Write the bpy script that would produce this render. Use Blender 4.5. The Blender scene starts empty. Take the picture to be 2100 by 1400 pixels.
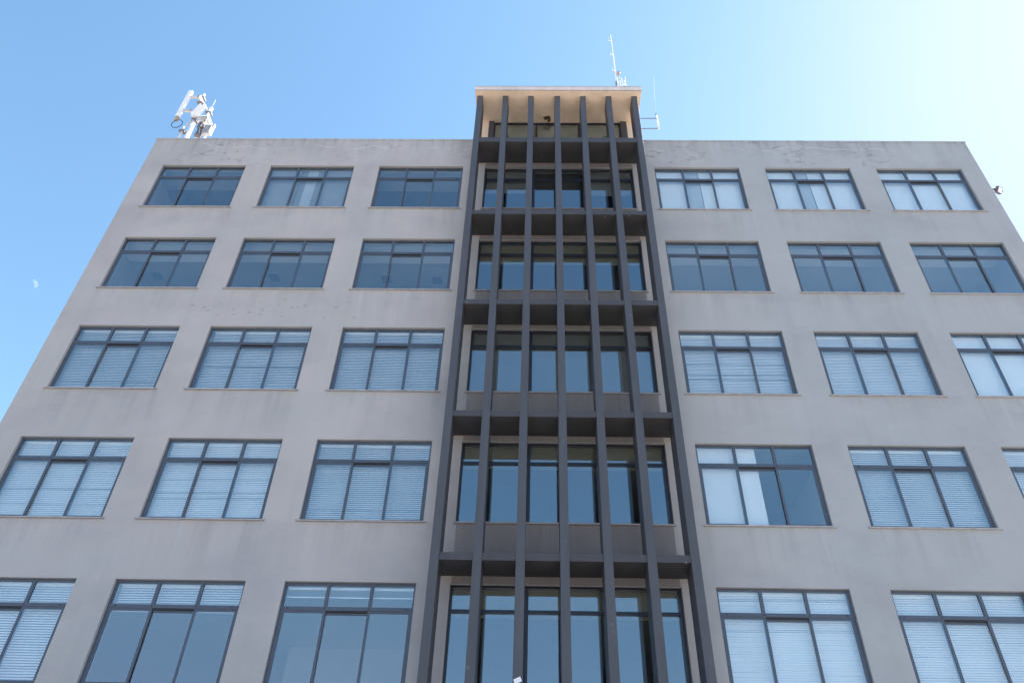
import bpy, bmesh, math, random
from mathutils import Vector, Matrix, noise
random.seed(7)
R = math.radians
S = bpy.context.scene
C = S.collection

# ------------------------------------------------------------------ camera
cam_d = bpy.data.cameras.new("camera")
cam = bpy.data.objects.new("camera", cam_d)
C.objects.link(cam)
CAM = Vector((0.4543, -14.8086, 1.6))
PITCH, YAW, ROLL = 0.6862, -0.0210, 0.0220
fwd = Vector((math.sin(YAW)*math.cos(PITCH), math.cos(YAW)*math.cos(PITCH), math.sin(PITCH)))
rt0 = Vector((math.cos(YAW), -math.sin(YAW), 0)); up0 = rt0.cross(fwd)
rt = math.cos(ROLL)*rt0 + math.sin(ROLL)*up0
up = -math.sin(ROLL)*rt0 + math.cos(ROLL)*up0
m = Matrix((rt, up, -fwd)).transposed().to_4x4(); m.translation = CAM
cam.matrix_world = m
cam_d.sensor_width = 36.0
cam_d.lens = 1523.557/2100*36
cam_d.shift_x = -29.39/2100
cam_d.shift_y = 0.65/2100
cam_d.clip_start = 0.1
cam_d.clip_end = 20000
S.camera = cam

# ------------------------------------------------------------------ light
SUN_EL, SUN_AZ = R(46.0), R(64.0)       # azimuth from +y towards +x: behind the building, upper right
sun_dir = Vector((math.sin(SUN_AZ)*math.cos(SUN_EL), math.cos(SUN_AZ)*math.cos(SUN_EL), math.sin(SUN_EL)))
w = bpy.data.worlds.new("World"); S.world = w; w.use_nodes = True
nt = w.node_tree; nt.nodes.clear()
sky = nt.nodes.new('ShaderNodeTexSky'); sky.sky_type = 'NISHITA'; sky.sun_disc = False
sky.sun_elevation = SUN_EL; sky.sun_rotation = SUN_AZ
sky.altitude = 0; sky.air_density = 1.0; sky.dust_density = 0.35; sky.ozone_density = 1.0
bg = nt.nodes.new('ShaderNodeBackground'); bg.inputs['Strength'].default_value = 0.12
wo = nt.nodes.new('ShaderNodeOutputWorld')
tint = nt.nodes.new('ShaderNodeMix'); tint.data_type = 'RGBA'; tint.blend_type = 'MULTIPLY'
tint.inputs[0].default_value = 1.0; tint.inputs[7].default_value = (0.96, 1.16, 1.13, 1)     # clean azure air
nt.links.new(sky.outputs[0], tint.inputs[6])
# soft shoulder on the bright aureole round the sun: c / (1 + (c/m)^4)^(1/4), per channel
def vm(op, a, b):
    x = nt.nodes.new('ShaderNodeVectorMath'); x.operation = op
    for i_, v_ in enumerate((a, b)):
        if isinstance(v_, tuple): x.inputs[i_].default_value = v_
        else: nt.links.new(v_, x.inputs[i_])
    return x.outputs[0]
K_ = 0.12*2**1.40
cap = (0.90/K_, 1.06/K_, 1.6/K_)
q4 = vm('DIVIDE', tint.outputs[2], cap); q4 = vm('MULTIPLY', q4, q4); q4 = vm('MULTIPLY', q4, q4)
q4 = vm('ADD', q4, (1.0, 1.0, 1.0))
sp_ = nt.nodes.new('ShaderNodeSeparateXYZ'); nt.links.new(q4, sp_.inputs[0])
cb_ = nt.nodes.new('ShaderNodeCombineXYZ')
for i_ in range(3):
    pw_ = nt.nodes.new('ShaderNodeMath'); pw_.operation = 'POWER'; pw_.inputs[1].default_value = -0.25
    nt.links.new(sp_.outputs[i_], pw_.inputs[0]); nt.links.new(pw_.outputs[0], cb_.inputs[i_])
nt.links.new(vm('MULTIPLY', tint.outputs[2], cb_.outputs[0]), bg.inputs['Color']); nt.links.new(bg.outputs[0], wo.inputs['Surface'])
sd = bpy.data.lights.new("sun", 'SUN'); sd.energy = 4.6; sd.angle = R(0.53); sd.color = (1.0, 0.93, 0.83)
so = bpy.data.objects.new("sun", sd); C.objects.link(so)
so.rotation_euler = (-sun_dir).to_track_quat('-Z', 'Y').to_euler()
S.view_settings.view_transform = 'Standard'; S.view_settings.look = 'None'
S.view_settings.gamma = 1.0; S.view_settings.exposure = 1.40
S.render.engine = 'CYCLES'
S.cycles.use_denoising = True
S.cycles.max_bounces = 8; S.cycles.diffuse_bounces = 5; S.cycles.transparent_max_bounces = 12

# ------------------------------------------------------------------ materials
def mat(name):
    m = bpy.data.materials.new(name); m.use_nodes = True
    n = m.node_tree.nodes; l = m.node_tree.links
    return m, n, l, n['Principled BSDF']
def nd(n, t, **k):
    x = n.new(t)
    for a, b in k.items():
        if a.startswith('i_'):
            x.inputs[a[2:].replace('_', ' ')].default_value = b
        else: setattr(x, a, b)
    return x
def coords(n, l, scale=(1, 1, 1), loc=(0, 0, 0)):
    t = nd(n, 'ShaderNodeNewGeometry')
    mp = nd(n, 'ShaderNodeMapping'); mp.inputs['Scale'].default_value = scale; mp.inputs['Location'].default_value = loc
    l.new(t.outputs['Position'], mp.inputs['Vector']); return mp.outputs[0]
def ramp(n, l, src, stops, interp='LINEAR'):
    r = nd(n, 'ShaderNodeValToRGB'); r.color_ramp.interpolation = interp
    el = r.color_ramp.elements
    while len(el) < len(stops): el.new(0.5)
    for e, (p, c) in zip(el, stops):
        e.position = p; e.color = (c, c, c, 1) if isinstance(c, (int, float)) else (*c, 1)
    l.new(src, r.inputs[0]); return r.outputs[0]
def mixc(n, l, fac, a, b, mode='MIX'):
    x = nd(n, 'ShaderNodeMix', data_type='RGBA', blend_type=mode)
    for s, v in ((x.inputs[0], fac), (x.inputs[6], a), (x.inputs[7], b)):
        if isinstance(v, (int, float)): s.default_value = v
        elif isinstance(v, tuple): s.default_value = (*v, 1)
        else: l.new(v, s)
    return x.outputs[2]
def math_(n, l, op, a, b=None, c=None):
    x = nd(n, 'ShaderNodeMath', operation=op)
    for s, v in zip(x.inputs, (a, b, c)):
        if v is None: continue
        if isinstance(v, (int, float)): s.default_value = v
        else: l.new(v, s)
    return x.outputs[0]
def noise_(n, l, vec, scale, detail=4, rough=0.55, dist=0.0):
    x = nd(n, 'ShaderNodeTexNoise'); x.inputs['Scale'].default_value = scale
    x.inputs['Detail'].default_value = detail; x.inputs['Roughness'].default_value = rough
    x.inputs['Distortion'].default_value = dist
    l.new(vec, x.inputs['Vector']); return x.outputs['Fac']
def bump(n, l, h, b, strength=0.3, dist=0.01):
    x = nd(n, 'ShaderNodeBump'); x.inputs['Strength'].default_value = strength; x.inputs['Distance'].default_value = dist
    l.new(h, x.inputs['Height']); l.new(x.outputs[0], b.inputs['Normal'])

def simple(name, col, rough=0.6, var=0.08, scale=3.0, metal=0.0, spec=0.5):
    m, n, l, b = mat(name)
    v = coords(n, l)
    f = noise_(n, l, v, scale, 5)
    lo = tuple(c*(1-var) for c in col); hi = tuple(min(1, c*(1+var)) for c in col)
    l.new(mixc(n, l, ramp(n, l, f, [(0.3, 0), (0.7, 1)]), lo, hi), b.inputs['Base Color'])
    b.inputs['Roughness'].default_value = rough; b.inputs['Metallic'].default_value = metal
    b.inputs['Specular IOR Level'].default_value = spec
    return m

ROWZ = [20.952, 17.570, 14.178, 10.745, 7.362, 3.962]
WW, WH = 2.692, 2.0435

def wall_material():
    m, n, l, b = mat("grey_render")
    p = coords(n, l)
    sep = nd(n, 'ShaderNodeSeparateXYZ'); l.new(p, sep.inputs[0])
    X, Z = sep.outputs[0], sep.outputs[2]
    base = mixc(n, l, ramp(n, l, noise_(n, l, p, 0.35, 3), [(0.35, 0), (0.65, 1)]), (0.432, 0.410, 0.390), (0.458, 0.434, 0.414))
    # green-grey weathering, broad
    base = mixc(n, l, math_(n, l, 'MULTIPLY', ramp(n, l, noise_(n, l, coords(n, l, (1, 1, 1), (31, 0, 7)), 0.28, 4, 0.6, 0.5), [(0.48, 0), (0.68, 1)]), 0.35), base, (0.34, 0.36, 0.345))
    right = ramp(n, l, math_(n, l, 'DIVIDE', math_(n, l, 'SUBTRACT', X, 3.0), 4.0), [(0.15, 0), (0.2, 0.55), (1.0, 0.9)])  # right wing's cooler, veiled light mixed into the wall colour
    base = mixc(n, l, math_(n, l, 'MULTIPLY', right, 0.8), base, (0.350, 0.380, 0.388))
    # fine grain
    g = noise_(n, l, p, 26, 5, 0.7)
    base = mixc(n, l, ramp(n, l, g, [(0.25, 0.06), (0.5, 0.0), (1, 0)]), base, (0.15, 0.15, 0.16))
    # vertical rain streaks
    below = math_(n, l, 'DIVIDE', math_(n, l, 'FLOORED_MODULO', math_(n, l, 'SUBTRACT', 18.875, Z), 3.3975), 1.36)
    below = ramp(n, l, below, [(0.0, 1), (0.35, 0.75), (0.9, 0.15), (1.0, 0.1)])
    def under(x0, per):      # 1 under the sills, fading just past their ends
        t_ = math_(n, l, 'FLOORED_MODULO', math_(n, l, 'SUBTRACT', X, x0), per)
        return ramp(n, l, math_(n, l, 'DIVIDE', t_, per), [(0.0, 0), (0.03, 1), (0.06, 0.75), (0.78, 0.75), (0.82, 1), (0.86, 0)])
    isr = math_(n, l, 'GREATER_THAN', X, 1.0)
    und = math_(n, l, 'ADD', math_(n, l, 'MULTIPLY', isr, under(3.97, 3.501)), math_(n, l, 'MULTIPLY', math_(n, l, 'SUBTRACT', 1.0, isr), under(-11.79, 3.4935)))
    below = math_(n, l, 'ADD', math_(n, l, 'MULTIPLY', below, und), math_(n, l, 'MULTIPLY', 0.28, math_(n, l, 'SUBTRACT', 1.0, und)))
    st = noise_(n, l, coords(n, l, (1.5, 1, 0.10), (5, 0, 0)), 1.5, 5, 0.68, 0.25)
    base = mixc(n, l, math_(n, l, 'MULTIPLY', math_(n, l, 'MULTIPLY', ramp(n, l, st, [(0.46, 0), (0.70, 1)]), below), 0.33), base, (0.17, 0.175, 0.18))
    st2 = noise_(n, l, coords(n, l, (2.6, 1, 0.10), (15, 0, 3)), 1.2, 5, 0.65, 0.25)
    base = mixc(n, l, math_(n, l, 'MULTIPLY', math_(n, l, 'MULTIPLY', ramp(n, l, st2, [(0.56, 0), (0.68, 1)]), below), 0.36), base, (0.50, 0.51, 0.53))
    drk = noise_(n, l, coords(n, l, (0.5, 1, 0.8), (8, 0, 1)), 0.8, 5, 0.6, 0.3)
    base = mixc(n, l, math_(n, l, 'MULTIPLY', ramp(n, l, drk, [(0.46, 0), (0.68, 1)]), 0.26), base, (0.22, 0.22, 0.24))
    # patches of repair
    pt = noise_(n, l, coords(n, l, (0.8, 1, 1.6), (2, 0, 9)), 0.9, 2, 0.4, 0.6)
    base = mixc(n, l, math_(n, l, 'MULTIPLY', ramp(n, l, pt, [(0.60, 0), (0.63, 1)]), 0.14), base, (0.43, 0.45, 0.45))
    # parapet zone: cracks, peeling, dark spots
    par = ramp(n, l, math_(n, l, 'DIVIDE', math_(n, l, 'SUBTRACT', Z, 20.7), 1.65), [(0.05, 0), (0.35, 1)])
    def wander(z0, amp, freq, off, wid, gl, gs, goff):
        xo = nd(n, 'ShaderNodeCombineXYZ'); l.new(math_(n, l, 'ADD', X, off), xo.inputs[0])
        jit = noise_(n, l, p, 7, 4, 0.6)
        yy = math_(n, l, 'ADD', math_(n, l, 'MULTIPLY', math_(n, l, 'SUBTRACT', noise_(n, l, xo.outputs[0], freq, 6, 0.62), 0.5), amp), z0)
        d_ = math_(n, l, 'ABSOLUTE', math_(n, l, 'SUBTRACT', math_(n, l, 'ADD', Z, math_(n, l, 'MULTIPLY', jit, 0.05)), yy))
        ln = ramp(n, l, math_(n, l, 'DIVIDE', d_, wid), [(0.0, 1), (1.0, 0)])
        gt = ramp(n, l, noise_(n, l, coords(n, l, (1, 1, 0.3), (goff, 0, 0)), gs, 4, 0.6), [(gl, 0), (gl+0.05, 1)])
        return math_(n, l, 'MULTIPLY', ln, gt)
    cf = wander(21.95, 1.9, 0.30, 3.0, 0.018, 0.50, 0.8, 12)
    base = mixc(n, l, math_(n, l, 'MULTIPLY', cf, 0.75), base, (0.70, 0.70, 0.72))
    cf2 = wander(21.70, 2.2, 0.42, 40.0, 0.010, 0.54, 0.8, 77)
    base = mixc(n, l, math_(n, l, 'MULTIPLY', cf2, 0.6), base, (0.68, 0.68, 0.70))
    base = mixc(n, l, math_(n, l, 'MULTIPLY', wander(21.65, 2.4, 0.5, 90.0, 0.012, 0.53, 0.9, 33), 0.6), base, (0.13, 0.13, 0.14))
    flow = noise_(n, l, coords(n, l, (0.8, 1, 0.35), (90, 0, 2)), 1.5, 6, 0.62, 0.5)
    base = mixc(n, l, math_(n, l, 'MULTIPLY', math_(n, l, 'MULTIPLY', ramp(n, l, flow, [(0.48, 0), (0.75, 1)]), par), 0.30), base, (0.55, 0.56, 0.58))
    sp = noise_(n, l, coords(n, l, (1.0, 1, 1.5), (11, 0, 6)), 2.6, 6, 0.7, 0.4)
    cl = ramp(n, l, noise_(n, l, coords(n, l, (1, 1, 1), (64, 0, 0)), 0.45, 2), [(0.46, 0), (0.58, 1)])
    base = mixc(n, l, math_(n, l, 'MULTIPLY', math_(n, l, 'MULTIPLY', math_(n, l, 'MULTIPLY', ramp(n, l, sp, [(0.545, 0), (0.60, 1)]), cl), par), 0.45), base, (0.15, 0.15, 0.155))
    # short drips hanging from the coping
    dr = noise_(n, l, coords(n, l, (2.4, 1, 0.2), (44, 0, 0)), 1.6, 5, 0.7, 0.2)
    dm = ramp(n, l, math_(n, l, 'DIVIDE', math_(n, l, 'SUBTRACT', 22.36, Z), 0.9), [(0.0, 1), (0.3, 0.6), (1.0, 0)])
    base = mixc(n, l, math_(n, l, 'MULTIPLY', math_(n, l, 'MULTIPLY', ramp(n, l, dr, [(0.48, 0), (0.66, 1)]), dm), 0.55), base, (0.20, 0.195, 0.19))
    # a few fixing marks under the second row of windows, left
    bx = math_(n, l, 'LESS_THAN', math_(n, l, 'ABSOLUTE', math_(n, l, 'SUBTRACT', X, -6.9)), 2.5)
    bz = math_(n, l, 'LESS_THAN', math_(n, l, 'ABSOLUTE', math_(n, l, 'SUBTRACT', Z, 14.82)), 0.36)
    vo = nd(n, 'ShaderNodeTexVoronoi'); vo.inputs['Scale'].default_value = 3.6; l.new(coords(n, l, (1, 0.01, 1.5)), vo.inputs['Vector'])
    dots = ramp(n, l, vo.outputs['Distance'], [(0.0, 1), (0.14, 0.6), (0.24, 0)])
    base = mixc(n, l, math_(n, l, 'MULTIPLY', math_(n, l, 'MULTIPLY', bx, bz), math_(n, l, 'MULTIPLY', dots, 0.42)), base, (0.14, 0.15, 0.155))
    # dirt runs starting at the ends of the sills
    l.new(base, b.inputs['Base Color'])
    b.inputs['Roughness'].default_value = 0.85
    b.inputs['Specular IOR Level'].default_value = 0.25
    h = math_(n, l, 'ADD', math_(n, l, 'MULTIPLY', g, 0.25), math_(n, l, 'MULTIPLY', noise_(n, l, p, 2.2, 5, 0.6), 1.0))
    h = math_(n, l, 'SUBTRACT', h, math_(n, l, 'MULTIPLY', cf, 0.5))
    bump(n, l, h, b, 0.35, 0.012)
    return m

def paint_material(name, col, worn, amount, rough=0.55):
    m, n, l, b = mat(name)
    p = coords(n, l)
    c = mixc(n, l, ramp(n, l, noise_(n, l, coords(n, l, (1, 1, 0.35)), 1.5, 5), [(0.3, 0), (0.7, 1)]), tuple(x*0.88 for x in col), tuple(x*1.1 for x in col))
    st = noise_(n, l, coords(n, l, (6, 6, 0.25)), 1.6, 5, 0.6)
    c = mixc(n, l, math_(n, l, 'MULTIPLY', ramp(n, l, st, [(0.52, 0), (0.68, 1)]), 0.25), c, tuple(min(1, x*1.55) for x in col))
    ch = noise_(n, l, p, 4.5, 8, 0.72)
    c = mixc(n, l, math_(n, l, 'MULTIPLY', ramp(n, l, ch, [(0.665, 0), (0.68, 1)]), amount), c, worn)
    l.new(c, b.inputs['Base Color']); b.inputs['Roughness'].default_value = rough
    bump(n, l, noise_(n, l, p, 18, 5), b, 0.15, 0.005)
    return m

M = {}
M['wall'] = wall_material()
M['fin'] = paint_material("slate_paint", (0.069, 0.070, 0.078), (0.3, 0.3, 0.31), 0.4, 0.5)
M['shelf'] = paint_material("dark_slate_paint", (0.054, 0.053, 0.058), (0.55, 0.55, 0.55), 0.5, 0.6)
M['spandrel'] = paint_material("brown_grey_render", (0.245, 0.23, 0.225), (0.3, 0.3, 0.3), 0.2, 0.8)
M['cream'] = paint_material("cream_render", (0.86, 0.68, 0.52), (0.33, 0.27, 0.22), 0.35, 0.8)
M['fascia'] = paint_material("weathered_fascia", (0.66, 0.57, 0.52), (0.20, 0.15, 0.14), 0.8, 0.8)
M['frame'] = simple("grey_blue_aluminium", (0.070, 0.088, 0.116), 0.38, 0.08, 5)
M['dark_frame'] = simple("dark_aluminium", (0.022, 0.027, 0.045), 0.35, 0.08, 5)
M['track'] = simple("dark_track", (0.02, 0.02, 0.022), 0.6)
M['sill'] = simple("pale_stone_sill", (0.37, 0.36, 0.365), 0.6, 0.15, 6)
M['blind'] = simple("white_slat", (0.90, 0.89, 0.88), 0.5, 0.04, 2)
M['roller'] = simple("pale_fabric", (0.84, 0.83, 0.81), 0.9, 0.04, 2)
M['olive'] = simple("olive_fabric", (0.36, 0.34, 0.27), 0.9, 0.08, 1.5)
M['grey_blind'] = simple("grey_fabric", (0.30, 0.31, 0.31), 0.9, 0.08, 1.5)
M['pale_grey'] = simple('pale_grey_fabric', (0.5, 0.52, 0.53), 0.9, 0.08, 1.5)
M['ceil_white'] = simple("white_ceiling", (0.85, 0.85, 0.83), 0.9, 0.04, 1)
M['ceil_grey'] = simple("grey_ceiling_tiles", (0.40, 0.40, 0.40), 0.9, 0.06, 1)
M['ceil_dark'] = simple("dark_ceiling", (0.14, 0.14, 0.15), 0.9, 0.15, 1)
M['room'] = simple("room_wall_paint", (0.62, 0.62, 0.60), 0.9, 0.05, 1)
M['room_dark'] = simple("dark_room_wall", (0.20, 0.19, 0.18), 0.9, 0.1, 1)
M['vent'] = simple("dark_grille", (0.05, 0.05, 0.055), 0.6)
M['galv'] = simple("galvanised_steel", (0.62, 0.62, 0.62), 0.45, 0.1, 9, 0.3)
M['white'] = simple("white_plastic", (0.84, 0.84, 0.83), 0.45, 0.03, 4)
M['tan'] = simple("tan_connector", (0.42, 0.32, 0.2), 0.6, 0.3, 20)
M['rubber'] = simple("black_cable", (0.03, 0.032, 0.04), 0.5)
M['clamp'] = simple("weathered_clamp", (0.2, 0.19, 0.2), 0.6, 0.3, 20)
M['paper'] = simple("white_paper", (0.82, 0.82, 0.84), 0.8, 0.03, 10)
M['lampglass'] = simple("floodlight_glass", (0.75, 0.78, 0.85), 0.2, 0.03, 4)
M['flood_dark'] = simple('dark_bronze_metal', (0.10, 0.09, 0.095), 0.5, 0.1, 10)
M['roof'] = simple("bitumen_roof", (0.2, 0.2, 0.2), 0.9, 0.2, 1)
M['peel'] = simple("exposed_brown_substrate", (0.10, 0.062, 0.045), 0.95, 0.4, 25)

def glass_material(name, tint, refl, base_ref):
    m = bpy.data.materials.new(name); m.use_nodes = True
    n = m.node_tree.nodes; l = m.node_tree.links; n.clear()
    out = nd(n, 'ShaderNodeOutputMaterial')
    tr = nd(n, 'ShaderNodeBsdfTransparent'); tr.inputs[0].default_value = (*tint, 1)
    gl = nd(n, 'ShaderNodeBsdfGlossy'); gl.inputs['Roughness'].default_value = 0.0; gl.inputs[0].default_value = (*refl, 1)
    # Schlick reflectance, the same from either side of the pane; the inner face adds none
    gm = nd(n, 'ShaderNodeNewGeometry'); dp = nd(n, 'ShaderNodeVectorMath', operation='DOT_PRODUCT')
    l.new(gm.outputs['Normal'], dp.inputs[0]); l.new(gm.outputs['Incoming'], dp.inputs[1])
    om = math_(n, l, 'SUBTRACT', 1.0, math_(n, l, 'ABSOLUTE', dp.outputs['Value']))
    f = math_(n, l, 'ADD', math_(n, l, 'MULTIPLY', math_(n, l, 'POWER', om, 4.0), 0.85), base_ref)
    f = math_(n, l, 'MULTIPLY', f, math_(n, l, 'SUBTRACT', 1.0, gm.outputs['Backfacing']))
    p = coords(n, l)
    bp = nd(n, 'ShaderNodeBump'); bp.inputs['Strength'].default_value = 0.03; bp.inputs['Distance'].default_value = 0.02
    l.new(noise_(n, l, p, 0.9, 2), bp.inputs['Height']); l.new(bp.outputs[0], gl.inputs['Normal'])
    mx = nd(n, 'ShaderNodeMixShader'); l.new(f, mx.inputs[0]); l.new(tr.outputs[0], mx.inputs[1]); l.new(gl.outputs[0], mx.inputs[2])
    l.new(mx.outputs[0], out.inputs[0])
    return m
M['glass'] = glass_material("tinted_window_glass", (0.932, 0.968, 0.975), (0.77, 0.91, 1.0), 0.25)
M['glass_dark'] = glass_material("coated_window_glass", (0.86, 0.88, 0.86), (0.74, 0.90, 1.0), 0.27)

def ground_material():
    m, n, l, b = mat("paving")
    p = coords(n, l)
    br = nd(n, 'ShaderNodeTexBrick'); br.inputs['Scale'].default_value = 1.0
    br.inputs['Color1'].default_value = (0.50, 0.44, 0.38, 1); br.inputs['Color2'].default_value = (0.46, 0.40, 0.35, 1)
    br.inputs['Mortar'].default_value = (0.2, 0.18, 0.16, 1); br.inputs['Mortar Size'].default_value = 0.012
    l.new(p, br.inputs['Vector'])
    c = mixc(n, l, ramp(n, l, noise_(n, l, p, 0.15, 5), [(0.3, 0), (0.7, 0.35)]), br.outputs[0], (0.44, 0.39, 0.34))
    l.new(c, b.inputs['Base Color']); b.inputs['Roughness'].default_value = 0.9
    return m
M['ground'] = ground_material()

# ------------------------------------------------------------------ mesh helpers
class MB:
    def __init__(s): s.v = []; s.f = []; s.smooth = []
    def quad(s, a, b, c, d, sm=False):
        i = len(s.v); s.v += [tuple(a), tuple(b), tuple(c), tuple(d)]; s.f.append((i, i+1, i+2, i+3)); s.smooth.append(sm)
    def box(s, x0, x1, y0, y1, z0, z1, mtx=None):
        P = [(x, y, z) for z in (z0, z1) for y in (y0, y1) for x in (x0, x1)]
        if mtx is not None: P = [tuple(mtx @ Vector(q)) for q in P]
        i = len(s.v); s.v += P
        for f in ((0, 2, 3, 1), (4, 5, 7, 6), (0, 1, 5, 4), (2, 6, 7, 3), (0, 4, 6, 2), (1, 3, 7, 5)):
            s.f.append(tuple(i+k for k in f)); s.smooth.append(False)
        return s
    def tube(s, pts, r, n=10, cap=True, r2=None):
        pts = [Vector(p) for p in pts]; rings = []
        for k, p in enumerate(pts):
            d = (pts[min(k+1, len(pts)-1)] - pts[max(k-1, 0)]).normalized()
            a = d.orthogonal().normalized() if k == 0 else (prev - d*prev.dot(d)).normalized()
            prev = a; b = d.cross(a)
            rr = r if r2 is None else r + (r2-r)*k/(len(pts)-1)
            i = len(s.v)
            for j in range(n):
                t = 2*math.pi*j/n; s.v.append(tuple(p + (a*math.cos(t)+b*math.sin(t))*rr))
            rings.append(i)
        for k in range(len(pts)-1):
            for j in range(n):
                a, b = rings[k], rings[k+1]
                s.f.append((a+j, a+(j+1) % n, b+(j+1) % n, b+j)); s.smooth.append(True)
        if cap:
            s.f.append(tuple(rings[0]+j for j in range(n))[::-1]); s.smooth.append(False)
            s.f.append(tuple(rings[-1]+j for j in range(n))); s.smooth.append(False)
        return s
    def build(s, name, m, parent=None, bevel=0.0, loc=None):
        me = bpy.data.meshes.new(name); me.from_pydata(s.v, [], s.f)
        me.polygons.foreach_set('use_smooth', s.smooth); me.materials.append(m); me.update()
        o = bpy.data.objects.new(name, me); C.objects.link(o)
        if parent is not None: o.parent = parent
        if loc is not None: o.location = loc
        if bevel:
            b = o.modifiers.new("bevel", 'BEVEL'); b.width = bevel; b.segments = 2; b.limit_method = 'ANGLE'
        return o

def tag(o, label=None, cat=None, group=None, kind=None):
    if label: o['label'] = label
    if cat: o['category'] = cat
    if group: o['group'] = group
    if kind: o['kind'] = kind
    return o
def empty(name, loc=(0, 0, 0)):
    o = bpy.data.objects.new(name, None); C.objects.link(o); o.location = loc; return o
def copy_obj(o, parent, loc=None):
    c = o.copy(); C.objects.link(c); c.parent = parent
    if loc is not None: c.location = loc
    return c

# ------------------------------------------------------------------ ground
g = MB(); g.quad((-3000, -3000, 0), (3000, -3000, 0), (3000, 3000, 0), (-3000, 3000, 0))
tag(g.build('ground', M['ground']), kind='structure')

# ------------------------------------------------------------------ building
B = empty('office_building', (0, 0, 0))
tag(B, 'large grey rendered office building with a dark slatted central bay and wide three-pane windows', 'building')
XL, XR, ZT = -12.335, 14.378, 22.355
DEP = 13.0
LX = [-11.671, -8.178, -4.684]; RX = [4.087, 7.588, 11.089]
CX0, CX1 = -1.297, 3.397
openings = []
for z in ROWZ:
    for x in LX+RX: openings.append((x, x+WW, z-WH, z))
    openings.append((CX0, CX1, z-WH, z))

def wall_mesh():
    mb = MB(); T = 0.30
    xs = sorted({XL, XR, *[round(v, 4) for o in openings for v in o[:2]]}); zs = sorted({0.0, ZT, *[round(v, 4) for o in openings for v in o[2:]]})
    ops = [tuple(round(v, 4) for v in o) for o in openings]
    def is_open(cx, cz): return any(o[0] < cx < o[1] and o[2] < cz < o[3] for o in ops)
    for i in range(len(xs)-1):
        for k in range(len(zs)-1):
            x0, x1, z0, z1 = xs[i], xs[i+1], zs[k], zs[k+1]
            if is_open((x0+x1)/2, (z0+z1)/2): continue
            mb.quad((x0, 0, z0), (x1, 0, z0), (x1, 0, z1), (x0, 0, z1))
            mb.quad((x1, T, z0), (x0, T, z0), (x0, T, z1), (x1, T, z1))
    for x0, x1, z0, z1 in ops:
        mb.quad((x0, 0, z1), (x1, 0, z1), (x1, T, z1), (x0, T, z1))
        mb.quad((x0, T, z0), (x1, T, z0), (x1, 0, z0), (x0, 0, z0))
        mb.quad((x0, 0, z0), (x0, 0, z1), (x0, T, z1), (x0, T, z0))
        mb.quad((x1, 0, z1), (x1, 0, z0), (x1, T, z0), (x1, T, z1))
    mb.quad((XL, 0, ZT), (XR, 0, ZT), (XR, T, ZT), (XL, T, ZT))
    mb.quad((XL, 0, 0), (XL, 0, ZT), (XL, T, ZT), (XL, T, 0)); mb.quad((XR, 0, ZT), (XR, 0, 0), (XR, T, 0), (XR, T, ZT))
    return mb
wall_mesh().build('facade_wall', M['wall'], B)
MB().box(XL, XL+0.3, 0.3, DEP, 0, ZT).build('side_wall', M['wall'], B)
MB().box(XR-0.3, XR, 0.3, DEP, 0, ZT).build('side_wall', M['wall'], B)
MB().box(XL, XR, DEP, DEP+0.3, 0, ZT).build('back_wall', M['wall'], B)
MB().box(XL+0.302, XR-0.302, 0.302, DEP-0.002, 21.55, 21.75).build('roof', M['roof'], B)
# uneven thin render lip along the parapet
mb = MB(); xs = [XL-0.012 + (XR-XL+0.024)*i/160 for i in range(161)]
for side in (0, 1):
    pass
def lip(i):
    x = xs[i]; return 0.010*noise.noise(Vector((x*1.3, 0, 0))) + 0.006*noise.noise(Vector((x*6, 3, 0)))
for i in range(160):
    a, b_ = xs[i], xs[i+1]; za, zb = lip(i), lip(i+1)
    y0 = -0.014
    mb.quad((a, y0, ZT-0.055+za), (b_, y0, ZT-0.055+zb), (b_, y0, ZT+0.02+zb), (a, y0, ZT+0.02+za))
    mb.quad((a, y0, ZT+0.02+za), (b_, y0, ZT+0.02+zb), (b_, 0.31, ZT+0.02+zb), (a, 0.31, ZT+0.02+za))
    mb.quad((a, 0.0, ZT-0.055+za), (b_, 0.0, ZT-0.055+zb), (b_, y0, ZT-0.055+zb), (a, y0, ZT-0.055+za))
mb.quad((xs[0], -0.014, ZT-0.05), (xs[0], -0.014, ZT+0.02), (xs[0], 0.31, ZT+0.02), (xs[0], 0.31, ZT-0.05))
mb.quad((xs[-1], -0.014, ZT-0.05), (xs[-1], -0.014, ZT+0.02), (xs[-1], 0.31, ZT+0.02), (xs[-1], 0.31, ZT-0.05))
mb.build('coping', M['wall'], B)

# floors and rooms
for r, z in enumerate(ROWZ):
    zc = z+0.12
    cm = M['ceil_dark'] if r == 0 else (M['ceil_grey'] if r == 1 else M['ceil_grey'])
    MB().box(XL+0.302, 3.859, 0.302, 8.998, zc, zc+0.33).build('ceiling', M['ceil_white'] if r == 4 else cm, B)
    MB().box(3.861, XR-0.302, 0.302, 8.998, zc, zc+0.33).build('ceiling', M['room'] if r == 1 else (M['ceil_white'] if r == 2 else cm), B)  # right wing second-row ceiling and floor lightened to imitate veiling flare
    MB().box(XL+0.302, XR-0.302, 9.0, 9.12, zc-2.9, zc-0.003).build('room_wall', M['room'], B)
    for x in (-1.78, 3.80):
        MB().box(x, x+0.12, 0.302, 8.995, zc-2.9, zc-0.003).build('room_wall', M['room'] if r else M['room_dark'], B)
    # lower, lighter ceiling strip just inside the windows
    if r in (0, 1):
        for (a, b_) in ((XL+0.304, -1.782), (3.922, XR-0.304)):
            MB().box(a, b_, 0.304, 1.09, zc-0.05, zc-0.004).build('ceiling_strip', M['ceil_white'] if r == 1 else M['ceil_grey'], B)
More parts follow.
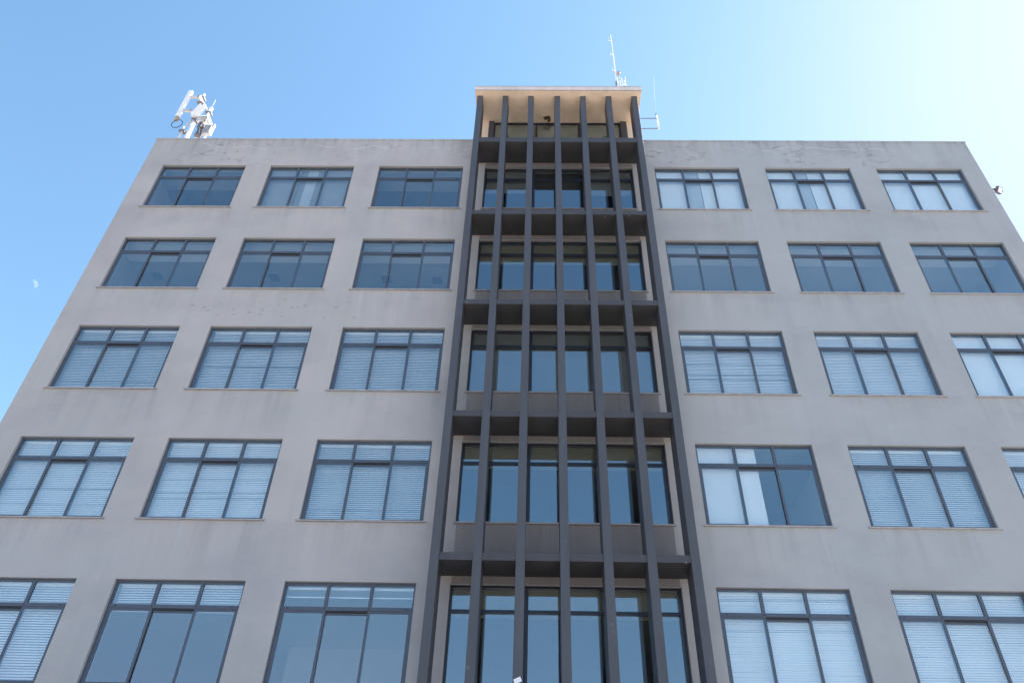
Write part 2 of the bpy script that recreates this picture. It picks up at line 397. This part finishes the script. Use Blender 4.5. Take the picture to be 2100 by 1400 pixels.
# partitions
MB().box(-11.16, -11.04, 0.31, 8.99, ROWZ[4]-2.7, ROWZ[4]+0.115).build('partition', M['room_dark'], B)
MB().box(7.229, 7.349, 0.31, 8.99, ROWZ[3]-2.7, ROWZ[3]+0.115).build('partition', M['room'], B)
MB().box(-5.83, -1.79, 4.75, 4.87, ROWZ[4]-2.7, ROWZ[4]+0.115).build('partition', M['room'], B)
# square ceiling grilles in the upper left rooms
vent = None
for (x, y, z) in ((-11.46, 1.74, 17.69), (-7.78, 1.76, 17.69), (-4.285, 1.81, 17.69), (-2.70, 1.84, 17.69), (-11.36, 1.42, 21.07), (-3.9, 1.42, 21.07), (6.1, 1.9, 14.298)):
    if vent is None:
        vent = MB().box(-0.14, 0.14, -0.14, 0.14, -0.035, -0.002).build('ceiling_grille', M['vent'], B, loc=(x, y, z))
    else: copy_obj(vent, B, (x, y, z))

# ------------------------------------------------------------------ windows
FY = 0.07
def frame_mesh(w, h, fixed):
    """outer frame + transom + upper mullions; origin at lower left of the opening"""
    mb = MB(); e = 0.003; t = 0.045; d = 0.07
    mb.box(e, t, FY, FY+d, e, h-e); mb.box(w-t, w-e, FY, FY+d, e, h-e)
    mb.box(t, w-t, FY, FY+d, h-0.05, h-e); mb.box(t, w-t, FY, FY+d, e, 0.035)
    zt0, zt1 = h-0.565, h-0.49
    mb.box(t, w-t, FY-0.006, FY+d-0.006, zt0, zt1)
    for f in (1, 2):
        x = w*f/3; mb.box(x-0.033, x+0.033, FY, FY+d-0.01, zt1, h-0.05)
    return mb
def screws_mesh(w, h):
    mb = MB(); z = h-0.527
    mb.box(-0.016, 0.016, FY-0.011, FY-0.006, z-0.012, z+0.012)
    return mb
def sash_mesh(w, h):
    mb = MB(); s = 0.05; d = 0.03
    mb.box(0, s, 0, d, 0, h); mb.box(w-s, w, 0, d, 0, h)
    mb.box(s, w-s, 0, d, 0, 0.045); mb.box(s, w-s, 0, d, h-0.045, h)
    return mb
def glass_mesh(w, h):
    mb = MB(); t = 0.045
    zt0, zt1 = h-0.565, h-0.49
    xs = [t, w/3-0.033, w/3+0.033, 2*w/3-0.033, 2*w/3+0.033, w-t]
    for k in range(3): mb.box(xs[2*k], xs[2*k+1], FY+0.03, FY+0.036, zt1, h-0.05)
    hs = zt0-0.035
    for k, (a, b_, y) in enumerate(((t, w/3+0.03, FY+0.017), (w/3-0.03, 2*w/3+0.03, FY+0.052), (2*w/3-0.03, w-t, FY+0.017))):
        mb.box(a+0.05, b_-0.05, y, y+0.006, 0.035+0.045, zt0-0.045)
    return mb
def sill_mesh(w):
    mb = MB(); mb.box(-0.06, w+0.06, -0.055, FY+0.02, -0.026, -0.001); return mb

def slat_blind(w, z_top, z_bot, pitch, ang, seed, depth=0.05):
    rnd = random.Random(seed); mb = MB(); tilt = rnd.uniform(-0.006, 0.006); bend = rnd.choice([0, 0, 0, rnd.randint(12, 30)])
    mb.box(0, w, -0.02, 0.025, z_top-0.04, z_top)
    z = z_top-0.06; k = 0
    ca, sa = math.cos(ang), math.sin(ang)
    while z > z_bot+0.03:
        a2 = ang + rnd.uniform(-0.015, 0.015) + (rnd.uniform(-0.35, 0.1) if rnd.random() < 0.04 else 0)
        ca, sa = math.cos(a2), math.sin(a2); h = depth/2
        sag = rnd.uniform(-0.002, 0.002) + tilt
        if bend and k == bend: a2 -= 0.25; sag += 0.004; ca, sa = math.cos(a2), math.sin(a2)
        p0 = (-ca*h, -sa*h); p2 = (ca*h, sa*h); p1 = (sa*0.005, -ca*0.005)
        for (q0, q1) in ((p0, p1), (p1, p2)):
            mb.quad((0, q0[0], z+q0[1]+sag), (w, q0[0], z+q0[1]-sag), (w, q1[0], z+q1[1]-sag), (0, q1[0], z+q1[1]+sag), True)
        z -= pitch; k += 1
    mb.box(0, w, -0.014, 0.014, z_bot, z_bot+0.022)
    for f in (0.12, 0.5, 0.88):
        mb.box(w*f-0.001, w*f+0.001, -0.027, -0.025, z_bot, z_top)
    return mb
def sheet_blind(x0, x1, z_top, z_bot, seed=0, fold=0.004):
    mb = MB(); n = 14; rnd = random.Random(seed)
    ph = rnd.uniform(0, 6)
    for i in range(n):
        for j in range(6):
            def P(i, j, o):
                x = x0+(x1-x0)*i/n; z = z_bot+(z_top-z_bot)*j/6
                return (x, o+fold*math.sin(x*7+ph)+fold*0.7*math.sin(z*4+ph), z)
            mb.quad(P(i, j, 0), P(i+1, j, 0), P(i+1, j+1, 0), P(i, j+1, 0), True)
            mb.quad(P(i+1, j, 0.003), P(i, j, 0.003), P(i, j+1, 0.003), P(i+1, j+1, 0.003), True)
    mb.box(x0, x1, -0.008, 0.010, z_bot-0.02, z_bot)
    return mb

proto = {}
proto['window'] = frame_mesh(WW, WH, True).build('window', M['frame'], B)
sash_w = WW/3+0.03-0.045; hs = WH-0.565-0.035
proto['sash'] = sash_mesh(sash_w, hs).build('sash', M['frame'], proto['window'], loc=(0.045, FY+0.005, 0.035))
mid_w = WW/3+0.06
proto['sash_mid'] = sash_mesh(mid_w, hs-0.03).build('sash', M['frame'], proto['window'], loc=(WW/3-0.03, FY+0.040, 0.035))
proto['glass'] = glass_mesh(WW, WH).build('glass', M['glass'], proto['window'])
proto['sill'] = sill_mesh(WW).build('sill', M['sill'], proto['window'])
proto['caps'] = []
for x in (0.16, WW/3, 2*WW/3, WW-0.16):
    proto['caps'].append(copy_obj(proto['caps'][0], proto['window'], (x, 0, 0)) if proto['caps'] else screws_mesh(WW, WH).build('drain_cap', M['track'], proto['window'], loc=(x, 0, 0)))
proto['track'] = MB().box(WW/3+0.02, 2*WW/3-0.02, FY+0.002, FY+0.038, hs+0.005, hs+0.032).build('sash_track', M['track'], proto['window'])
BY = 0.20
# venetian blinds, a few variants shared between windows
ven = {}
def venetian(kind, var, w=WW):
    ang, pitch, seed, zt, zb = {'closed': (1.16, 0.047, 1, WH-0.03, 0.03), 'open': (1.08, 0.050, 2, WH-0.03, 0.03), 'tight': (1.27, 0.047, 3, WH-0.03, 0.03),
                   'half': (0.95, 0.05, 4, WH-0.03, WH-0.60), 'raised': (0.35, 0.022, 5, WH-0.06, WH-0.27)}[kind]
    return slat_blind(w-0.09-0.008*var, zt, zb+(0.03*(var % 3) if kind not in ('half', 'raised') else 0), pitch, ang+(0.0, 0.05, -0.05, 0.02)[var], seed*10+var)
made = {}; bcount = 0
def blind_obj(kind, parent):
    if kind is None: return
    global bcount
    bcount += 1
    var = bcount % 4
    key = (kind, var)
    if key in made: return copy_obj(made[key], parent)
    if kind in ('closed', 'open', 'tight', 'half', 'raised'):
        o = venetian(kind, var).build('blind', M['blind'], parent, loc=(0.052+0.005*var, BY+0.006*var, 0))
    elif kind == 'roller':
        o = sheet_blind(0.04, WW-0.04, WH-0.02, 0.04, 3).build('blind', M['roller'], parent, loc=(0, BY, 0))
    elif kind == 'left_half':
        o = sheet_blind(0.03, 1.40, WH-0.02, 0.04, 5).build('blind', M['roller'], parent, loc=(0, BY, 0))
    elif kind == 'three':
        o = sheet_blind(0.03, 0.93, WH-0.02, 0.04, 6).build('blind', M['roller'], parent, loc=(0, BY, 0))
    made[key] = o
    return o

LAYOUT = [  # L1 L2 L3 | R1 R2 R3
    [None, 'sheer', None, 'gap', 'gap2', 'roller'],
    [None, None, None, None, None, None],
    ['open', 'open', 'open', 'closed', 'tight', 'roller'],
    ['closed', 'closed', 'open', 'left_half', 'open', 'closed'],
    ['open', 'half', 'raised', 'tight', 'tight', 'closed'],
    ['closed', 'roller', 'closed', 'closed', 'roller', 'tight'],
]
first = True
for r, z in enumerate(ROWZ):
    for c, x in enumerate(LX+RX):
        loc = (x, 0, z-WH)
        if first:
            wdw = proto['window']; wdw.location = loc; first = False
        else:
            wdw = copy_obj(proto['window'], B, loc)
            for k in ('glass', 'sill', 'track'): copy_obj(proto[k], wdw)
            for q in proto['caps']: copy_obj(q, wdw)
            copy_obj(proto['sash'], wdw); copy_obj(proto['sash_mid'], wdw)
        copy_obj(proto['sash'], wdw, (2*WW/3-0.03, FY+0.005, 0.035))
        k = LAYOUT[r][c]
        if k == 'gap':
            sheet_blind(0.03, 0.93, WH-0.02, 0.04, 6).build('blind', M['roller'], wdw, loc=(0, BY, 0))
            sheet_blind(0.94, 1.41, WH-0.02, 0.04, 18).build('blind', M['pale_grey'], wdw, loc=(0, BY+0.03, 0))  # open gap, no blind: grey sheet added here to lighten it
            sheet_blind(1.42, WW-0.03, WH-0.02, 0.04, 8).build('blind', M['roller'], wdw, loc=(0, BY+0.01, 0))
        elif k == 'gap2':
            sheet_blind(0.03, 0.96, WH-0.02, 0.04, 9).build('blind', M['roller'], wdw, loc=(0, BY, 0))
            sheet_blind(0.97, 1.35, WH-0.02, 0.04, 19).build('blind', M['pale_grey'], wdw, loc=(0, BY+0.03, 0))  # likewise a sheet added to lighten the open gap
            sheet_blind(1.36, WW-0.03, WH-0.02, 0.04, 10).build('blind', M['roller'], wdw, loc=(0, BY+0.01, 0))
        elif k == 'sheer':
            sheet_blind(0.03, 0.99, WH-0.02, 0.04, 11).build('blind', M['grey_blind'], wdw, loc=(0, BY, 0))
            sheet_blind(0.98, 1.67, WH-0.02, 0.04, 14).build('blind', M['grey_blind'], wdw, loc=(0, BY+0.04, 0))
            sheet_blind(1.20, 1.52, WH-0.02, 0.04, 12).build('blind', M['pale_grey'], wdw, loc=(0, BY+0.02, 0))
            sheet_blind(1.66, WW-0.03, WH-0.02, 0.04, 13).build('blind', M['grey_blind'], wdw, loc=(0, BY, 0))
        else: blind_obj(k, wdw)

# central windows
CW = CX1-CX0
def cframe(w, h):
    mb = MB(); e = 0.003; t = 0.05; d = 0.07; y = 0.10
    mb.box(e, t, y, y+d, e, h-e); mb.box(w-t, w-e, y, y+d, e, h-e)
    mb.box(t, w-t, y, y+d, h-0.05, h-e); mb.box(t, w-t, y, y+d, e, 0.05)
    zt0, zt1 = h-0.56, h-0.49
    xs = [t, w/3-0.03, w/3+0.03, 2*w/3-0.03, 2*w/3+0.03, w-t]
    for k in range(3): mb.box(xs[2*k], xs[2*k+1], y-0.004, y+d-0.004, zt0, zt1)
    for k in (1, 2): mb.box(w*k/3-0.03, w*k/3+0.03, y-0.012, y+d-0.002, 0.05, h-0.05)
    return mb
def cglass(w, h):
    mb = MB(); t = 0.05; y = 0.13
    zt0, zt1 = h-0.56, h-0.49
    xs = [t, w/3-0.03, w/3+0.03, 2*w/3-0.03, 2*w/3+0.03, w-t]
    for k in range(3):
        mb.box(xs[2*k], xs[2*k+1], y, y+0.006, 0.05, zt0); mb.box(xs[2*k], xs[2*k+1], y, y+0.006, zt1, h-0.05)
    return mb
cw = cg = cs = ct = None
for r, z in enumerate(ROWZ):
    loc = (CX0, 0, z-WH)
    if cw is None:
        cw = cframe(CW, WH).build('stair_window', M['dark_frame'], B, loc=loc); o = cw
        cg = cglass(CW, WH).build('glass', M['glass_dark'], cw)
        cs = MB().box(-0.04, CW+0.04, -0.05, 0.12, -0.034, -0.001).build('sill', M['sill'], cw)
        ct = MB().box(0.004, CW-0.004, 0.012, 0.03, WH-0.022, WH-0.004).build('head_trim', M['sill'], cw)
    else:
        o = copy_obj(cw, B, loc)
        for q in (cg, cs, ct): copy_obj(q, o)
    if r == 0:
        for (a, b_, zb) in ((0.06, 1.5, 1.0), (3.17, CW-0.06, 0.9)):
            sheet_blind(a, b_, WH-0.02, zb, 31).build('blind', M['grey_blind'], o, loc=(0, 0.22, 0))
    elif r == 2:
        sheet_blind(0.06, CW-0.06, WH-0.02, 0.06, 32).build('blind', M['grey_blind'], o, loc=(0, 0.22, 0))
    else:
        zb = WH-(0.80 if r == 1 else 0.60)
        sheet_blind(0.06, CW-0.06, WH-0.02, zb, 33+r).build('blind', M['olive'], o, loc=(0, 0.22, 0))

# ------------------------------------------------------------------ central bay: shelves, fins, canopy, penthouse
D = 0.843
SH = [21.124, 17.731, 14.290, 10.886, 7.517, 4.12]
fin_x = [-1.557, -0.712, 0.137, 1.010, 1.862, 2.717, 3.570]
FW = 0.180
for i, x in enumerate(fin_x):
    fb = MB().box(x-FW/2, x+FW/2, -D, -0.281, 0.0, 23.629).build('fin', M['fin'], B, bevel=0.006)
    if i == 3: fin3 = fb
    if i == 1: fin1 = fb
for r, z in enumerate(SH):
    th = 0.22 if r == 0 else 0.155
    mb = MB()
    # one slab, broken at the fins at its front part, continuous behind them
    mb.box(fin_x[0]-FW/2+0.02, fin_x[-1]+FW/2-0.02, -0.279, -0.002, z, z+th)
    for a, b_ in zip(fin_x[:-1], fin_x[1:]):
        mb.box(a+FW/2+0.001, b_-FW/2-0.001, -D+0.02, -0.279, z, z+th)
    mb.build('shelf', M['shelf'], B)
# spandrel panels, painted darker, between the shelves
for r, z in enumerate(ROWZ):
    top = z-WH-0.036
    bot = SH[r+1]+0.157 if r+1 < len(SH) else 0.3
    if r >= 0 and top > bot:
        MB().box(CX0+0.02, CX1-0.02, -0.012, -0.001, bot, top).build('spandrel_panel', M['spandrel'], B)
    s0 = SH[r]-0.002; 
    MB().box(CX0+0.02, CX1-0.02, -0.012, -0.001, z+0.003, s0).build('spandrel_panel', M['spandrel'], B)

ZC = 23.631
MB().box(-1.724, 3.800, -1.032, 5.6, ZC+0.030, ZC+0.245).build('canopy', M['fascia'], B, bevel=0.008)
MB().box(-1.700, 3.776, -1.008, 5.58, ZC, ZC+0.029).build('canopy_soffit', M['cream'], B)
ss = MB(); ss.box(-1.727, 3.803, -1.036, -1.030, ZC+0.018, ZC+0.031); ss.build('groove_shade', M['track'], B)  # dark strip standing in for the shade in the drip groove
mb = MB(); mb.box(-1.730, 3.806, -1.040, 5.605, ZC+0.246, ZC+0.262); mb.build('roof_flashing', simple("zinc", (0.42, 0.44, 0.45), 0.5, 0.2, 3, 0.2), B)
# penthouse walls (the front one has a long window opening)
y0 = 0.137
mb = MB()
mb.box(-1.47, -1.306, y0, y0+0.25, ZT+0.04, ZC-0.001)
mb.box(3.398, 3.60, y0, y0+0.25, ZT+0.04, ZC-0.001)
mb.box(-1.47, -1.22, y0+0.25, 5.3, ZT-0.6, ZC-0.001); mb.box(3.35, 3.60, y0+0.25, 5.3, ZT-0.6, ZC-0.001)
mb.box(-1.22, 3.35, 5.05, 5.3, ZT-0.6, ZC-0.001)
mb.build('penthouse_wall', M['cream'], B)
for a, b_ in ((-1.305, -1.125), (3.185, 3.397)):
    MB().box(a, b_, y0-0.004, y0+0.245, ZT+0.04, ZC-0.001).build('penthouse_pilaster', M['fin'], B)
mb = MB(); ya, yb = 0.20, 0.27
mb.box(-1.124, 3.184, ya, yb, ZC-0.06, ZC-0.002); mb.box(-1.124, 3.184, ya, yb, ZT+0.04, ZT+0.12)
for a, b_ in ((-1.124, -1.08), (0.29, 0.357), (1.733, 1.815), (3.13, 3.184)): mb.box(a, b_, ya-0.004, yb-0.004, ZT+0.12, ZC-0.06)
pw = mb.build('penthouse_window', M['dark_frame'], B)
mb = MB()
for a, b_ in ((-1.08, 0.29), (0.357, 1.733), (1.815, 3.13)): mb.box(a, b_, 0.225, 0.231, ZT+0.12, ZC-0.06)
mb.build('glass', M['glass'], pw)
sheet_blind(-1.1, 3.16, ZC-0.03, ZT+0.1, 77).build('blind', M['olive'], pw, loc=(0, 0.34, 0))
# broken patch in the soffit
mb = MB(); rnd = random.Random(5)
for (x, y, sx, sy) in ((0.60, 0.075, 0.05, 0.03), (0.66, 0.09, 0.05, 0.035), (0.72, 0.10, 0.06, 0.04), (0.63, 0.02, 0.05, 0.04), (0.70, 0.03, 0.05, 0.05), (0.765, 0.05, 0.045, 0.055), (0.775, -0.03, 0.04, 0.05), (0.735, -0.075, 0.045, 0.04), (0.70, 0.075, 0.03, 0.03)):
    y = 0.06-(y-0.0)  # deeper part lies towards the facade
    n = 9; i = len(mb.v); pts = []
    for j in range(n):
        t = 2*math.pi*j/n; q = rnd.uniform(0.75, 1.15); pts.append((x+sx*q*math.cos(t), y+sy*q*1.2*math.sin(t)))
    h = rnd.uniform(0.006, 0.014)
    for px, py in pts: mb.v.append((px, py, ZC+0.001))
    for px, py in pts: mb.v.append((x+(px-x)*0.9, y+(py-y)*0.9, ZC-h))
    for j in range(n):
        mb.f.append((i+j, i+(j+1) % n, i+n+(j+1) % n, i+n+j)); mb.smooth.append(False)
    mb.f.append(tuple(i+n+j for j in range(n))); mb.smooth.append(False)
mb.build('peeled_patch', M['peel'], B)
# paper stuck askew on a fin
pm = Matrix.Translation((0.137, -D-0.004, 5.30)) @ Matrix.Rotation(R(-24), 4, 'Y')
mb = MB(); mb.box(-0.068, 0.068, -0.002, 0.001, -0.042, 0.042, pm)
for f_ in (0,): pass
bpy.context.view_layer.update()
fin2 = [o for o in B.children if o.name.startswith('fin') ][2]
tag(mb.build('sticker', M['paper'], fin2), 'small white paper stuck askew')

# ------------------------------------------------------------------ roof antennas (left)
A = empty('cell_mast', (-12.0, 1.2, 21.75))
tag(A, 'white mobile phone antenna mast with panel antenna and radio boxes on the left roof end', 'antenna mast')
def add(mb, name, mt, parent=None, **k):
    o = mb.build(name, mt, parent or A, **k); return o
def world_part(mb, name, mt, root, **k):
    o = mb.build(name, mt, root, **k); return o
off = Matrix.Translation(-A.location)
def shift(mb, root):
    mb.v = [tuple(Vector(v)-root.location) for v in mb.v]; return mb
YA = 1.2
add(shift(MB().tube([(-12.24, YA, 21.75), (-12.37, YA, 25.2)], 0.085, 14).tube([(-12.37, YA, 25.2), (-12.49, YA, 26.87)], 0.045, 12), A), 'pole', M['white'])
add(shift(MB().tube([(-11.95, YA, 21.75), (-11.945, YA, 25.86)], 0.062, 12).tube([(-11.945, YA, 25.86), (-11.945, YA, 25.93)], 0.075, 12), A), 'pole', M['white'])
add(shift(MB().tube([(-12.50, YA-0.12, 21.75), (-12.50, YA-0.12, 24.55)], 0.05, 12), A), 'pole', M['white'])
add(shift(MB().tube([(-11.66, YA-0.02, 21.75), (-11.66, YA-0.02, 24.95)], 0.045, 12), A), 'pole', M['white'])
pm_ = shift(MB().box(-12.94, -12.765, YA-0.31, YA-0.17, 25.0, 26.70), A)
pa = add(pm_, 'panel_antenna', M['white'], bevel=0.05)
add(shift(MB().tube([(-12.85, YA-0.235, 24.82), (-12.85, YA-0.235, 25.0)], 0.065, 14, r2=0.075), A), 'connector', M['tan'])
lp = [(-12.84+0.19*math.cos(t)+0.10, YA-0.24, 24.60+0.24*math.sin(t)) for t in [math.pi*0.62+2*math.pi*k/28*0.95 for k in range(29)]]
add(shift(MB().tube(lp, 0.013, 8), A), 'cable_loop', M['rubber'])
mb = MB()
for z in (25.45, 26.35): mb.box(-12.765, -12.47, YA-0.26, YA-0.18, z-0.05, z+0.05); mb.box(-12.50, -12.40, YA-0.26, YA, z-0.07, z+0.07)
add(shift(mb, A), 'bracket', M['galv'])
mb = MB(); mb.box(-12.60, -12.37, YA-0.09, YA+0.09, 26.53, 26.61); mb.box(-12.56, -12.36, YA-0.09, YA+0.09, 26.22, 26.29)
mb.box(-12.05, -11.84, YA-0.09, YA+0.09, 25.58, 25.64); mb.box(-12.42, -12.18, YA-0.12, YA+0.10, 25.1, 25.16); mb.box(-12.6, -12.40, YA-0.2, YA-0.03, 24.25, 24.33)
add(shift(mb, A), 'clamp', M['clamp'])
add(shift(MB().tube([(-12.42, YA, 26.42), (-11.98, YA-0.02, 25.70)], 0.032, 10), A), 'brace', M['white'])
add(shift(MB().tube([(-12.52, YA-0.12, 24.5), (-12.36, YA-0.05, 25.45)], 0.026, 10).tube([(-12.36, YA-0.05, 25.45), (-12.14, YA-0.05, 24.95)], 0.022, 10), A), 'brace', M['galv'])
ra = Matrix.Translation((-12.27, YA-0.14, 25.55)) @ Matrix.Rotation(R(12), 4, 'Y') @ Matrix.Rotation(R(20), 4, 'Z')
add(shift(MB().box(-0.13, 0.13, -0.07, 0.07, -0.33, 0.30, ra), A), 'radio_unit', M['white'], bevel=0.012)
mb = MB(); mb.box(-12.10, -11.72, YA-0.22, YA+0.0, 24.98, 25.14)
for k in range(7): mb.box(-12.09+k*0.055, -12.06+k*0.055, YA-0.245, YA-0.22, 24.99, 25.13)
add(shift(mb, A), 'radio_unit', M['galv'], bevel=0.006)
mb = MB(); mb.box(-11.72, -11.42, YA-0.20, YA-0.06, 24.10, 24.64)
for k in range(8): mb.box(-11.70+k*0.036, -11.69+k*0.036, YA-0.235, YA-0.20, 24.12, 24.62)
mb.box(-11.45, -11.38, YA-0.2, YA-0.1, 24.50, 24.66)
add(shift(mb, A), 'radio_unit', M['galv'], bevel=0.006)
add(shift(MB().box(-11.99, -11.80, YA-0.16, YA-0.02, 24.05, 24.28).tube([(-11.86, YA-0.1, 24.3), (-11.80, YA-0.1, 24.55)], 0.075, 10), A), 'junction_box', M['clamp'])
mb = MB(); mb.box(-11.98, -11.84, YA-0.20, YA-0.06, 24.42, 24.80)
for k in range(4): mb.box(-11.97+0.035*k, -11.955+0.035*k, YA-0.22, YA-0.2, 24.44, 24.78)
add(shift(mb, A), 'junction_box', M['clamp'])
rc = random.Random(3)
for k in range(5):
    x0 = -11.98+0.07*k; pts = []
    for q in range(9):
        t = q/8; pts.append((x0+(0.28-0.09*k)*t*0.3+0.05*math.sin(t*5+k), YA-0.18+0.04*math.sin(3*t+k), 24.98-0.9*t))
    add(shift(MB().tube(pts, 0.011, 6), A), 'cable', M['rubber'] if k % 2 else M['galv'])
pts = [(-12.16, YA-0.1, 25.22), (-12.17, YA-0.12, 24.98), (-12.10, YA-0.13, 24.86), (-12.0, YA-0.13, 24.90), (-11.93, YA-0.13, 25.0)]
add(shift(MB().tube(pts, 0.026, 8), A), 'cable', M['white'])
add(shift(MB().tube([(-11.945, YA, 25.93), (-11.94, YA, 26.50)], 0.010, 8, r2=0.006), A), 'whip', M['white'])

# ------------------------------------------------------------------ dipole mast on the canopy roof
D1 = empty('dipole_mast', (3.31, 0.3, ZC+0.262))
tag(D1, 'tall thin aerial mast with three side dipoles standing on the central canopy roof', 'antenna mast')
mb = MB().tube([(3.300, 0.3, ZC+0.262), (3.268, 0.3, 26.6)], 0.030, 10).tube([(3.246, 0.3, 26.5), (3.205, 0.3, 29.73)], 0.024, 10, r2=0.016)
add(shift(mb, D1), 'pole', M['white'], D1)
for z, xp in ((29.235, 3.208), (28.17, 3.222), (27.07, 3.236)):
    o = add(shift(MB().tube([(xp, 0.29, z), (xp-0.125, 0.20, z-0.02)], 0.013, 8).tube([(xp-0.112, 0.205, z-0.17), (xp-0.118, 0.205, z+0.15)], 0.007, 6), D1), 'dipole', M['galv'], D1)
mb = MB().tube([(3.30, 0.24, 26.76), (3.37, 0.20, 26.85)], 0.055, 12)
add(shift(mb, D1), 'small_dish', M['tan'], D1)
add(shift(MB().box(3.20, 3.25, 0.24, 0.34, 26.15, 26.30), D1), 'clamp', M['clamp'], D1)

D2 = empty('lattice_mast', (3.5, 0.3, ZC+0.262))
tag(D2, 'short see-through lattice mast beside the tall aerial on the canopy roof', 'lattice mast')
P3 = [(3.37, 0.30), (3.565, 0.30), (3.47, 0.47)]
for (x, y) in P3: add(shift(MB().tube([(x, y, ZC+0.262), (x, y, 26.68 if y < .4 else 26.9)], 0.013, 8), D2), 'leg', M['galv'], D2)
mb = MB(); zz = ZC+0.4; k = 0
while zz < 26.4:
    for a, b_ in ((0, 1), (1, 2), (2, 0)):
        pa_, pb = (P3[a], P3[b_]) if k % 2 else (P3[b_], P3[a])
        mb.tube([(*pa_, zz), (*pb, zz+0.28)], 0.007, 6)
        mb.tube([(*P3[a], zz+0.28), (*P3[b_], zz+0.28)], 0.006, 6)
    zz += 0.28; k += 1
add(shift(mb, D2), 'bracing', M['galv'], D2)

# ------------------------------------------------------------------ whip antenna on side bracket of the penthouse
W = empty('whip_antenna', (4.64, 0.8, 24.18-1.5))
W.location = (3.60, 0.8, 24.4)
tag(W, 'thin white whip antenna on a square steel bracket at the right of the canopy', 'antenna')
add(shift(MB().tube([(4.655, 0.8, 24.17), (4.635, 0.8, 24.97)], 0.030, 12), W), 'tube', M['white'], W)
add(shift(MB().tube([(4.635, 0.8, 24.97), (4.641, 0.8, 25.10)], 0.030, 10, r2=0.018), W), 'base', M['rubber'], W)
add(shift(MB().tube([(4.641, 0.8, 25.10), (4.70, 0.8, 26.4), (4.79, 0.8, 27.6)], 0.0035, 8, r2=0.0015), W), 'rod', M['white'], W)
mb = MB(); 
mb.tube([(3.70, 0.8, 24.79), (4.64, 0.8, 24.81)], 0.017, 8); mb.tube([(3.70, 0.8, 24.165), (4.655, 0.8, 24.20)], 0.017, 8)
mb.tube([(3.70, 0.8, ZC+0.262), (3.70, 0.8, 24.85)], 0.025, 8)
add(shift(mb, W), 'bracket', M['clamp'], W)

# ------------------------------------------------------------------ floodlight on the right edge
Fl = empty('floodlight', (14.378, 0.3, 20.35))
tag(Fl, 'small floodlight sticking out from the right upper edge of the wall', 'floodlight')
add(shift(MB().tube([(14.375, 0.3, 20.36), (14.80, 0.3, 20.36)], 0.014, 8).box(14.375, 14.385, 0.24, 0.36, 20.28, 20.44), Fl), 'arm', M['clamp'], Fl)
fm = Matrix.Translation((14.86, 0.3, 20.28)) @ Matrix.Rotation(R(28), 4, 'Z') @ Matrix.Rotation(R(38), 4, 'X')
add(shift(MB().box(-0.105, 0.105, -0.03, 0.075, -0.105, 0.105, fm), Fl), 'housing', M['flood_dark'], Fl, bevel=0.008)
mb = MB(); mb.box(-0.12, -0.108, -0.04, 0.12, -0.02, 0.02, fm); mb.box(0.108, 0.12, -0.04, 0.12, -0.02, 0.02, fm); mb.box(-0.12, 0.12, 0.12, 0.132, -0.02, 0.02, fm)
add(shift(mb, Fl), 'yoke', M['flood_dark'], Fl)
add(shift(MB().box(-0.088, 0.088, -0.034, -0.031, -0.088, 0.088, fm), Fl), 'lens', M['lampglass'], Fl)

# ------------------------------------------------------------------ moon
MD = 6000.0
md = Vector((-0.566, 0.598, 0.567)).normalized()
bm = bmesh.new(); bmesh.ops.create_uvsphere(bm, u_segments=48, v_segments=24, radius=MD*0.0051)
me = bpy.data.meshes.new('moon'); bm.to_mesh(me); bm.free()
for p_ in me.polygons: p_.use_smooth = True
moon = bpy.data.objects.new('moon', me); C.objects.link(moon); moon.location = CAM + md*MD
mm = bpy.data.materials.new('moon_glow'); mm.use_nodes = True
n = mm.node_tree.nodes; l = mm.node_tree.links; n.clear()
out = nd(n, 'ShaderNodeOutputMaterial'); tr = nd(n, 'ShaderNodeBsdfTransparent'); em = nd(n, 'ShaderNodeEmission')
geo = nd(n, 'ShaderNodeNewGeometry'); dt = nd(n, 'ShaderNodeVectorMath', operation='DOT_PRODUCT')
l.new(geo.outputs['Normal'], dt.inputs[0]); dt.inputs[1].default_value = Vector((0.69, 0.35, 0.51)).normalized()
cr = noise_(n, l, coords(n, l, (1/MD,)*3), 220, 4)
s_ = math_(n, l, 'MULTIPLY', ramp(n, l, dt.outputs['Value'], [(0.0, 0), (0.12, 0.55), (0.6, 1)]), ramp(n, l, cr, [(0.35, 0.65), (0.65, 1)]))  # lit and dark halves set into the emission, not lit by the sun
fr_ = math_(n, l, 'SUBTRACT', 1.0, geo.outputs['Backfacing'])
l.new(math_(n, l, 'MULTIPLY', math_(n, l, 'MULTIPLY', s_, fr_), 0.11), em.inputs['Strength']); em.inputs[0].default_value = (1, 0.97, 0.92, 1)
ad = nd(n, 'ShaderNodeAddShader'); l.new(tr.outputs[0], ad.inputs[0]); l.new(em.outputs[0], ad.inputs[1]); l.new(ad.outputs[0], out.inputs[0])
me.materials.append(mm)
tag(moon, 'pale daytime half moon in the blue sky left of the building', 'moon')
